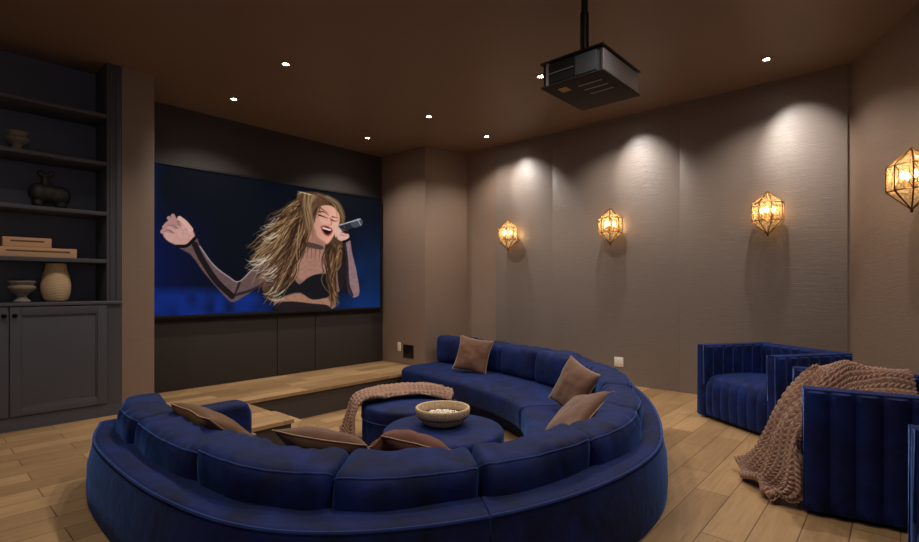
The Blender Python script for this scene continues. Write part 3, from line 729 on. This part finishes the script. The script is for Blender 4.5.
# ------------------------------------------------------------------ knit blankets
def grid_eval(rows, ns, nt):
    R = [catmull(r, 10) for r in rows]; K = len(R[0]); cols = []
    cc = [catmull([r[k] for r in R], 10) for k in range(K)]     # K curves along the length
    S = len(cc[0]); out = []
    for i in range(ns+1):
        s = i/ns*(S-1); a = min(int(s), S-2); f = s-a
        line = [cc[k][a].lerp(cc[k][a+1], f) for k in range(K)]
        o = []
        for j in range(nt+1):
            t = j/nt*(K-1); b = min(int(t), K-2); g_ = t-b; o.append(line[b].lerp(line[b+1], g_))
        out.append(o)
    return out
def knit(name, rows, ncol, nst, label, amp=.014, seed=1, ns=300, nt=200, fold=.045):
    G = grid_eval([[Vector(p) for p in r] for r in rows], ns, nt)
    top = []
    for i in range(ns+1):
        L = []
        for j in range(nt+1):
            p = G[i][j]; a = G[min(i+1, ns)][j]-G[max(i-1, 0)][j]; b = G[i][min(j+1, nt)]-G[i][max(j-1, 0)]
            nn_ = a.cross(b)
            nn_ = nn_.normalized() if nn_.length > 1e-9 else Vector((0, 0, 1))
            L.append((p, nn_))
        top.append(L)
    def bigf(p, t): return fold*(1+math.sin(t*15+2.5*noise.noise(p*3)))*.5+.012*noise.noise(p*8+Vector((seed, 0, 0)))
    vs_ = []
    sgn = 1 if sum(l[nt//2][1].z for l in top) > 0 else -1
    for i in range(ns+1):
        for j in range(nt+1):
            p, nn_ = top[i][j]; s = i/ns*nst; t = j/nt*ncol
            s += .35*noise.noise(Vector((s*.3, t*.3, seed))); t += .3*noise.noise(Vector((s*.2+9, t*.3, seed)))
            f = t-math.floor(t); tri = abs(f-.5)*2
            leg = abs(math.sin(2*PI*f))**.6
            sl = abs(math.sin(PI*(s+.9*tri)))**.7
            hgt = amp*(leg*(.35+.65*sl))
            big = bigf(p, t/ncol)
            vs_.append(p+nn_*sgn*(hgt+big+amp*.3))
    o_ = len(vs_)
    for i in range(ns+1):
        for j in range(nt+1):
            p, nn_ = top[i][j]; big = bigf(p, j/nt); vs_.append(p+nn_*sgn*(big-.004))
    fs = []
    for i in range(ns):
        for j in range(nt):
            a = i*(nt+1)+j; fs.append((a, a+1, a+nt+2, a+nt+1)); fs.append((o_+a, o_+a+nt+1, o_+a+nt+2, o_+a+1))
    for i in range(ns):
        for j in (0, nt):
            a = i*(nt+1)+j; b = a+nt+1; fs.append((a, b, o_+b, o_+a))
    for j in range(nt):
        for i in (0, ns):
            a = i*(nt+1)+j; b = a+1; fs.append((a, b, o_+b, o_+a))
    c0 = sum((G[i][nt//2] for i in range(0, ns, 10)), Vector())/len(range(0, ns, 10))
    mb = MB(); mb.add([p-c0 for p in vs_], fs, True); o = mb.build(name, M['knit'], autosmooth=False); o.location = c0
    return tag(o, label, 'blanket')
ox, oy = O2; zt = .10
rows = [[(ox+.42, oy-.08, zt), (ox+.44, oy+.04, zt), (ox+.42, oy+.16, zt), (ox+.36, oy+.30, zt), (ox+.28, oy+.40, zt-.0)],
        [(ox+.25, oy+.02, zt), (ox+.24, oy+.14, zt+.01), (ox+.21, oy+.26, zt+.02), (ox+.18, oy+.37, zt+.02), (ox+.14, oy+.47, zt-.0)],
        [(ox+.05, oy+.04, zt), (ox+.04, oy+.17, zt+.02), (ox+.02, oy+.29, zt+.02), (ox+.0, oy+.41, zt+.02), (ox-.02, oy+.51, zt-.01)],
        [(ox-.16, oy-.04, zt), (ox-.18, oy+.10, zt+.02), (ox-.21, oy+.24, zt+.02), (ox-.24, oy+.37, zt+.01), (ox-.26, oy+.46, zt-.01)],
        [(ox-.34, oy-.20, zt+.01), (ox-.36, oy-.06, zt+.02), (ox-.39, oy+.09, zt+.02), (ox-.42, oy+.21, zt+.01), (ox-.43, oy+.32, zt-.01)],
        [(ox-.43, oy-.26, zt-.01), (ox-.48, oy-.12, zt), (ox-.51, oy+.02, zt), (ox-.52, oy+.14, zt-.01), (ox-.51, oy+.25, zt-.03)],
        [(ox-.47, oy-.29, zt-.11), (ox-.52, oy-.15, zt-.10), (ox-.56, oy+.0, zt-.1), (ox-.58, oy+.12, zt-.1), (ox-.58, oy+.24, zt-.12)],
        [(ox-.49, oy-.31, zt-.25), (ox-.55, oy-.16, zt-.25), (ox-.60, oy+.0, zt-.25), (ox-.63, oy+.12, zt-.25), (ox-.64, oy+.24, zt-.25)],
        [(ox-.51, oy-.33, PIT+.05), (ox-.59, oy-.17, PIT+.04), (ox-.65, oy+.02, PIT+.04), (ox-.68, oy+.14, PIT+.05), (ox-.69, oy+.26, PIT+.05)],
        [(ox-.55, oy-.36, PIT+.015), (ox-.64, oy-.19, PIT+.015), (ox-.71, oy+.02, PIT+.015), (ox-.74, oy+.15, PIT+.015), (ox-.76, oy+.28, PIT+.015)]]
knit('knit_blanket', rows, 10, 40, 'chunky taupe knit blanket draped across the round ottoman onto the pit floor', .028, 3, 380, 170, .045)

# ------------------------------------------------------------------ channel-tufted armchairs
CW, CD, CH = .88, .78, .69
def channel_slab(mb, x0, x1, thick, z0, z1, fn, nch, amp=.02, both=True, rnd_r=.02):
    """a padded slab in (x, z), thickness along y 0..thick; vertical channels on its faces"""
    nx = nch*8; nz = 10; vs_ = []; fs = []
    def d(i): f = (i % 8)/8.; return amp*abs(math.sin(PI*f))**.6
    W_ = nx+1
    zs = [z0]+[z0+rnd_r]+[z0+(z1-z0)*k/nz for k in range(1, nz)]+[z1-rnd_r, z1-rnd_r*.4, z1]
    for face in (0, 1):
        for k, z in enumerate(zs):
            e = 0 if 0 < k < len(zs)-2 else 1
            for i in range(W_):
                x = x0+(x1-x0)*i/nx; dd = d(i)*(0 if e else 1); rr = {len(zs)-1: rnd_r*.6, len(zs)-2: rnd_r*.15, 0: rnd_r*.4}.get(k, 0)
                y = (-dd+rr) if face == 0 else (thick+(dd if both else 0)-rr)
                vs_.append(fn(x, y, z))
    H_ = len(zs); q_ = W_*H_
    for k in range(H_-1):
        for i in range(nx):
            a = k*W_+i; fs.append((a, a+1, a+W_+1, a+W_)); fs.append((q_+a, q_+a+W_, q_+a+W_+1, q_+a+1))
        for i in (0, nx): a = k*W_+i; fs.append((a, a+W_, q_+a+W_, q_+a))
    for i in range(nx):
        for k in (0, H_-1): a = k*W_+i; fs.append((a, a+1, q_+a+1, q_+a))
    mb.add(vs_, fs, True)
def make_chair():
    t = empty('armchair'); hw = CW/2; hd = CD/2; T = .085; z0 = .02
    mb = MB(); mb.box(-hw+.04, hw-.04, -hd+.04, hd-.05, 0, z0); mb.build('plinth', M['plinth'], t)
    for s in (-1, 1):
        mb = MB(); fn = (lambda x, y, z: Vector((hw-y, x, z))) if s > 0 else (lambda x, y, z: Vector((-hw+y, x, z)))
        channel_slab(mb, -hd, hd, T, z0, CH, fn, 7); mb.build('armrest', M['velvet_c'], t)
        mb = MB(); x_ = s*hw
        mb.tube([(x_-s*.004, hd+.002, z0+.01), (x_-s*.004, hd+.002, CH-.006), (x_-s*.004, -hd, CH-.006)], .006, 6)
        mb.tube([(x_-s*(T-.004), hd+.002, z0+.3), (x_-s*(T-.004), hd+.002, CH-.006), (x_-s*(T-.004), -hd+T, CH-.006)], .006, 6)
        mb.build('piping', M['piping'], t)
    mb = MB(); channel_slab(mb, -hw+T, hw-T, T+.02, z0, CH, lambda x, y, z: Vector((x, -hd+y, z)), 7); mb.build('backrest', M['velvet_c'], t)
    # seat: rounded front with channels that run down its face
    mb = MB(); nch = 7; nx = nch*8; x0, x1 = -hw+T+.004, hw-T-.004
    prof = [(-hd+T+.03, z0+.02), (-hd+T+.03, .40), (-.1, .42), (.12, .425), (hd-.12, .415), (hd-.05, .39), (hd-.015, .34), (hd+.0, .26), (hd-.0, .15), (hd-.01, z0+.02)]
    pc = catmull(prof[1:], 6); pc = [Vector(prof[0])]+pc; vs_ = []; m = len(pc)
    for k, p in enumerate(pc):
        for i in range(nx+1):
            f = (i % 8)/8.; fade = min(1, max(0, (p.x-.2)/.12)) if p.x > 0 else 0
            d = .012*abs(math.sin(PI*f))**.6*fade
            ex_ = 1-((2*i/nx-1)**8)*.0
            edge = .02*((abs(2*i/nx-1))**10)
            vs_.append((x0+(x1-x0)*i/nx, p.x+d*(1 if p.y < .4 else .3)-edge, p.y+(d*.5 if p.y > .36 else 0)-(edge if p.y > .3 else 0)))
    fs = [(k*(nx+1)+i, k*(nx+1)+i+1, (k+1)*(nx+1)+i+1, (k+1)*(nx+1)+i) for k in range(m-1) for i in range(nx)]
    fs += [tuple(k*(nx+1) for k in range(m)), tuple(k*(nx+1)+nx for k in range(m))[::-1], tuple(range(nx+1)), ]
    fs += [tuple([i for i in range(nx, -1, -1)]+[(m-1)*(nx+1)+i for i in range(nx+1)])]
    fs.pop(-2)
    mb.add(vs_, fs, True); mb.build('seat', M['velvet_c'], t)
    return t
def chair_from(front_mid, facing, label, src=None):
    f = Vector((facing[0], facing[1], 0)).normalized(); c = Vector((front_mid[0], front_mid[1], 0))-f*CD/2
    t = copy_tree(src) if src else make_chair()
    t.location = c; t.rotation_euler = (0, 0, math.atan2(f.y, f.x)-PI/2)
    tag(t, label, 'armchair', 'channel tufted navy armchairs'); return t, f
def fmid(corner, f, side):    # corner = a front corner, side=+1 when the chair extends to the +right hand of it
    f = Vector((f[0], f[1], 0)).normalized(); r = Vector((f.y, -f.x, 0)); return Vector((corner[0], corner[1], 0))+r*side*CW/2
fA = (-.97, -.24); cA, _ = chair_from(fmid((2.30, 4.80), fA, -1), fA, 'navy channel tufted velvet armchair by the sconce wall, farthest of the three')
fB = (-.86, .51); cB, fBv = chair_from(fmid((1.895, 2.73), fB, 1), fB, 'navy velvet armchair with the knit blanket over its arm and seat', cA)
fC = (-.86, .51); cC, _ = chair_from(fmid((1.83, 2.02), fC, -1), fC, 'navy velvet armchair cut off by the right edge of the picture', cA)

# blanket on the second chair (x = across towards the far arm, y = towards the front)
RB = Matrix.Rotation(math.atan2(fBv.y, fBv.x)-PI/2, 3, 'Z'); LB = cB.location
def B(x, y, z): return RB @ Vector((x, y, 0)) + Vector((LB.x, LB.y, z))
raw = [[(-.12, -.20, .50), (.08, -.20, .56), (.24, -.20, .63), (.37, -.20, .705), (.46, -.19, .68), (.48, -.18, .56)],
       [(-.20, -.06, .50), (.04, -.06, .56), (.22, -.06, .64), (.37, -.06, .70), (.46, -.06, .68), (.48, -.06, .55)],
       [(-.25, .08, .50), (.0, .08, .55), (.19, .08, .63), (.36, .08, .71), (.46, .08, .69), (.48, .08, .58)],
       [(-.30, .22, .49), (-.08, .22, .53), (.12, .22, .60), (.30, .22, .69), (.42, .22, .71), (.48, .22, .65)],
       [(-.33, .35, .45), (-.18, .36, .47), (-.02, .36, .52), (.12, .36, .58), (.24, .35, .64), (.33, .34, .66)],
       [(-.34, .43, .34), (-.22, .44, .38), (-.10, .46, .42), (.02, .46, .46), (.11, .46, .51), (.20, .45, .54)],
       [(-.34, .46, .20), (-.24, .48, .24), (-.13, .51, .27), (-.03, .53, .30), (.07, .54, .34), (.16, .54, .37)],
       [(-.33, .48, .08), (-.24, .51, .11), (-.14, .55, .14), (-.03, .59, .16), (.08, .62, .18), (.18, .62, .20)],
       [(-.32, .54, .03), (-.24, .58, .03), (-.14, .63, .035), (-.02, .68, .04), (.09, .72, .05), (.20, .71, .06)],
       [(-.30, .62, .012), (-.24, .69, .012), (-.14, .70, .012), (-.02, .80, .012), (.09, .79, .012), (.21, .82, .012)]]
SH = [(0, 0, -.02)]*3+[(-.02, 0, -.02), (-.06, 0, -.02), (-.09, -.01, 0), (-.11, -.02, 0), (-.12, -.03, 0), (-.10, -.05, 0), (-.10, -.05, 0)]
raw = [[(max(x+h[0]*.8, -.335), y+h[1]-(.05 if h[0] else 0), z+h[2]) for (x, y, z) in r] for r, h in zip(raw, SH)]
knit('knit_blanket', [[B(*p) for p in r] for r in raw], 13, 44, 'chunky taupe knit blanket draped over the armchair and falling to the floor', .030, 8, 380, 220, .045)

# ------------------------------------------------------------------ projector and its pole
hgt = 1.42
def at(x, y, h_): d = F*h_/(286-y); return Vector(((x-459.5)/F*d, d, CAMZ+h_))
pa = at(604, 69.5, hgt); pl = at(542, 89, hgt); pr_ = at(638.6, 96.4, hgt)
ln = (pl-pa).length; wn = (pr_-pa).length
va = (pl-pa).normalized(); ctr = (pl+pr_)/2
rzp = math.atan2(va.y, va.x)-PI/2; HT = .185
pj = empty('projector', ctr, rzp)
tag(pj, 'black and grey ceiling projector hanging from a pole', 'projector')
def bx(name, mat, *a, bevel=0, par=None): mb = MB(); mb.box(*a); return mb.build(name, M[mat], par or pj, bevel=bevel)
hx, hy = wn/2, ln/2
bx('bottom_plate', 'proj_bottom', -hx, hx, -hy, hy, 0, .012, bevel=.004)
bx('top_plate', 'plinth', -hx-.004, hx+.004, -hy-.004, hy+.004, HT-.014, HT, bevel=.004)
bx('body', 'proj', -hx+.02, hx-.015, -hy+.015, hy-.02, .012, HT-.014, bevel=.006)
bx('end_panel', 'proj_side', -hx+.03, hx-.02, -hy+.006, -hy+.015, .02, HT-.022, bevel=.003)
bx('side_grille', 'proj_bottom', -hx+.012, -hx+.02, -.02, hy-.06, .03, HT-.03)
bx('side_panel', 'proj', -hx+.01, -hx+.02, -hy+.05, -.03, .025, HT-.025, bevel=.003)
bx('grille_bar', 'proj_side', -hx+.006, -hx+.012, -.02, hy-.06, .09, .096)
bx('grille_post', 'proj_side', -hx+.006, -hx+.02, hy-.06, hy-.04, .012, HT-.014)
mb = MB(); mb.lathe([(.06, 0), (.06, .05), (.045, .052), (.04, .03), (0, .028)], 32); mb.v = [Vector((p.x, hy-.03+p.z, HT/2+p.y)) for p in mb.v]; mb.build('lens', M['plate_black'], pj)
for i in range(3): bx('vent_slot', 'proj_slot', -hx+.13+.09*i, -hx+.138+.09*i, -hy+.07, -hy+.25, -.002, .001)
bx('sticker', 'sticker', -hx+.08, -hx+.16, hy-.16, hy-.09, -.0015, .001)
for (a, b) in ((-1, -1), (1, -1), (-1, 1), (1, 1)):
    mb = MB(); mb.tube([(a*(hx-.02), b*(hy-.02), .012), (a*(hx-.02), b*(hy-.02), HT-.014)], .008, 8); mb.build('corner_post', M['plinth'], pj)
pp_ = (Matrix.Rotation(rzp, 3, 'Z') @ Vector((0, 0, 0)))+Vector((ctr.x, ctr.y, 0))
# the pole stands where the photo shows it, above the top plate
dpole = (ctr.y+pa.y)/2-.02
px_ = (584.5-459.5)/F*dpole
t = empty('projector_pole', (px_, dpole, ctr.z+HT)); L = H-(ctr.z+HT)
mb = MB(); mb.tube([(0, 0, .0), (0, 0, .28)], .030, 20); mb.build('lower_tube', M['plate_black'], t)
mb = MB(); mb.tube([(0, 0, .25), (0, 0, L-.01)], .023, 20); mb.build('upper_tube', M['plate_black'], t)
mb = MB(); mb.lathe([(.09, L-.02), (.09, L-.001), (0, L-.001)], 30); mb.build('ceiling_plate', M['plate_black'], t)
tag(t, 'black telescopic pole holding the projector from the ceiling', 'pole')

# ------------------------------------------------------------------ recessed downlights
def downlight(u, v, label, e=1.0, aim=None):
    p = P(u, v, H); t = empty('downlight', p)
    mb = MB(); mb.lathe([(.055, 0), (.055, -.006), (.04, -.009), (.028, -.004), (.026, 0)], 32); mb.build('ring', M['trimring'], t)
    mb = MB(); mb.lathe([(.026, -.0045), (.0, -.0046)], 32); mb.build('lamp', M['lens'], t)
    ld = bpy.data.lights.new('spot', 'SPOT'); ld.energy = SPOT_W*e; ld.color = LIGHT_COL; ld.spot_size = math.radians(128); ld.spot_blend = .75; ld.shadow_soft_size = .04
    lo = bpy.data.objects.new('spot_light', ld); C.objects.link(lo); lo.parent = t; lo.location = (0, 0, -.02)
    if aim:
        ld = bpy.data.lights.new('beam', 'SPOT'); ld.energy = 38; ld.color = (1, .94, .87); ld.spot_size = math.radians(54); ld.spot_blend = .8; ld.shadow_soft_size = .03
        lo = bpy.data.objects.new('beam_light', ld); C.objects.link(lo); lo.parent = t; lo.location = (0, 0, -.02)
        lo.rotation_euler = (P(*aim)-p).to_track_quat('-Z', 'Y').to_euler()
    tag(t, label, 'downlight', 'recessed ceiling downlights'); return t
downlight(2.55, 5.73, 'recessed downlight in the ceiling in front of the screen, left one')
downlight(4.50, 5.78, 'recessed downlight in the ceiling in front of the screen, right one')
downlight(2.48, 4.45, 'bright recessed ceiling downlight above the pit steps, one row back from the screen')
downlight(4.45, 4.47, 'recessed ceiling downlight over the far part of the pit')
downlight(5.6, 4.45, 'recessed ceiling downlight above the farthest wall sconce by the pillar', .9, (UW, 4.0, 2.68))
downlight(5.45, 2.6, 'recessed ceiling downlight hidden behind the projector', .9, (UW, 2.36, 2.68))
downlight(5.45, .95, 'recessed ceiling downlight right of the projector above the sconce wall', .9, (UW, .74, 2.68))
downlight(4.36, 2.76, 'recessed ceiling downlight glinting at the left edge of the projector')
downlight(2.45, 2.78, 'recessed ceiling downlight cut by the top edge of the picture')
downlight(2.45, .95, 'unseen ceiling downlight added for illumination above the near cushions of the sofa')  # outside the view, added for illumination
downlight(4.1, .3, 'unseen ceiling downlight added for illumination above the armchairs')  # also out of view, put in for illumination
downlight(.5, 4.2, 'unseen ceiling fill light added in front of the bookcase', .7)  # unseen fill lamp, added to brighten the column and bookcase
downlight(.5, 1.9, 'unseen ceiling fill light added left of the sofa', .8)  # unseen fill lamp, added to light the left side of the room

# ------------------------------------------------------------------ wall sconces
def make_sconce():
    t = empty('wall_sconce'); R = .145; hh = .222; n = 8
    # local frame: +y points out of the wall, wall plane at y = 0
    cy = R+.02
    ring = lambda r, z: [Vector((r*math.cos(2*PI*(k+.5)/n), cy+r*math.sin(2*PI*(k+.5)/n)*.95, z)) for k in range(n)]
    a, b = ring(R, .095), ring(R, -.085); top = Vector((0, cy, hh)); bot = Vector((0, cy, -hh))
    fr = MB(); br = .0055
    fr.tube(a, br, 6, closed=True); fr.tube(b, br, 6, closed=True)
    for k in range(n):
        fr.tube([a[k], b[k]], br, 6); fr.tube([a[k], top], br, 6); fr.tube([b[k], bot], br, 6)
        c = (a[k]+a[(k+1) % n]+b[k]+b[(k+1) % n])/4; q_ = [c+(p-c)*.55 for p in (a[k], a[(k+1) % n], b[(k+1) % n], b[k])]
        fr.tube(q_, .003, 5, closed=True)
        m_ = (a[k]+a[(k+1) % n])/2
        fr.tube([q_[0], a[k]], .0028, 5); fr.tube([q_[2], b[(k+1) % n]], .0028, 5)
    fr.build('frame', M['brass'], t)
    g = MB(); N = n
    g.add(a+b+[top, bot], [(k, (k+1) % n, n+(k+1) % n, n+k) for k in range(n)]+[(k, (k+1) % n, 2*n) for k in range(n)]+[(n+k, n+(k+1) % n, 2*n+1) for k in range(n)])
    g.build('glass_panels', M['glass'], t)
    f = MB(); f.lathe([(.0, -.03), (.008, -.024), (.012, -.01), (.006, 0)], 12, c=(0, cy, -hh+.006)); f.build('finial', M['brass'], t)
    bp = MB(); bp.box(-.05, .05, .001, .012, -.09, .09); bp.tube([(0, .01, 0), (0, cy, -.03)], .007, 8); bp.build('backplate', M['brass'], t, recalc=True)
    cn = MB()
    for (x_, y_) in ((-.05, cy), (.05, cy), (0, cy+.055)): cn.lathe([(.011, -.06), (.011, .0), (.004, .001)], 12, c=(x_, y_, 0)); cn.tube([(x_, y_, -.055), (0, cy, -.07)], .005, 6)
    cn.build('candle_holder', M['brass'], t)
    for (x_, y_) in ((-.05, cy), (.05, cy), (0, cy+.055)):
        m_ = MB(); m_.lathe([(.005, 0), (.012, .012), (.0135, .025), (.007, .045), (0, .056)], 14, c=(x_, y_, .002)); m_.build('bulb', M['bulb'], t)
    return t
sc0 = make_sconce(); s_wall = []
for i, (x, lab) in enumerate(((508.5, 'brass and glass lantern sconce nearest the pillar, smallest in view'), (610.5, 'brass and glass lantern sconce in the middle of the long wall'), (768, 'brass and glass lantern sconce on the long wall above the far armchair'))):
    s = sc0 if i == 0 else copy_tree(sc0)
    s.location = P(UW-.018, v_at(x, UW-.17), 2.005); s.rotation_euler = (0, 0, AX+PI/2); tag(s, lab, 'wall light', 'lantern wall sconces')
s = copy_tree(sc0); pr0 = cor-rdir*1.36
s.location = Vector((pr0.x, pr0.y, 2.02)); s.rotation_euler = (0, 0, math.atan2(rdir.y, rdir.x))
tag(s, 'brass and glass lantern sconce on the right wall at the edge of the picture', 'wall light', 'lantern wall sconces')

# ------------------------------------------------------------------ wall plates
def plate(name, u, v, z, rz, w_, h_, mat, label, holes):
    t = empty(name, P(u, v, z), rz)
    mb = MB(); mb.box(-w_/2, w_/2, 0, .007, -h_/2, h_/2); mb.build('cover', M[mat], t, bevel=.003)
    mb = MB()
    for (a, b, c, d) in holes: mb.box(a, b, .006, .0095, c, d)
    mb.build('inserts', M['plate_white'] if mat == 'plate_white' else M['plate_black'], t, bevel=.001)
    tag(t, label, 'wall plate'); return t
two = [(-.018, .018, .008, .038), (-.018, .018, -.038, -.008)]
plate('wall_outlet', UW-.018, v_at(619.5, UW), .28, AX+PI/2, .12, .12, 'plate_white', 'white square outlet plate low on the long wall behind the sofa', [(-.04, -.008, -.035, .035), (.008, .04, -.035, .035)])
plate('wall_outlet', 5.36, v_at(399.5, 5.36), .27, AX+PI/2, .08, .14, 'plate_white', 'white outlet plate beside the screen recess, low on the pillar', two)
plate('media_plate', 5.36, v_at(408.5, 5.36), .21, AX+PI/2, .24, .21, 'plate_black', 'black recessed media box low on the pillar next to the white outlet', [(-.08, -.01, -.07, .07), (.02, .08, -.05, .05)])
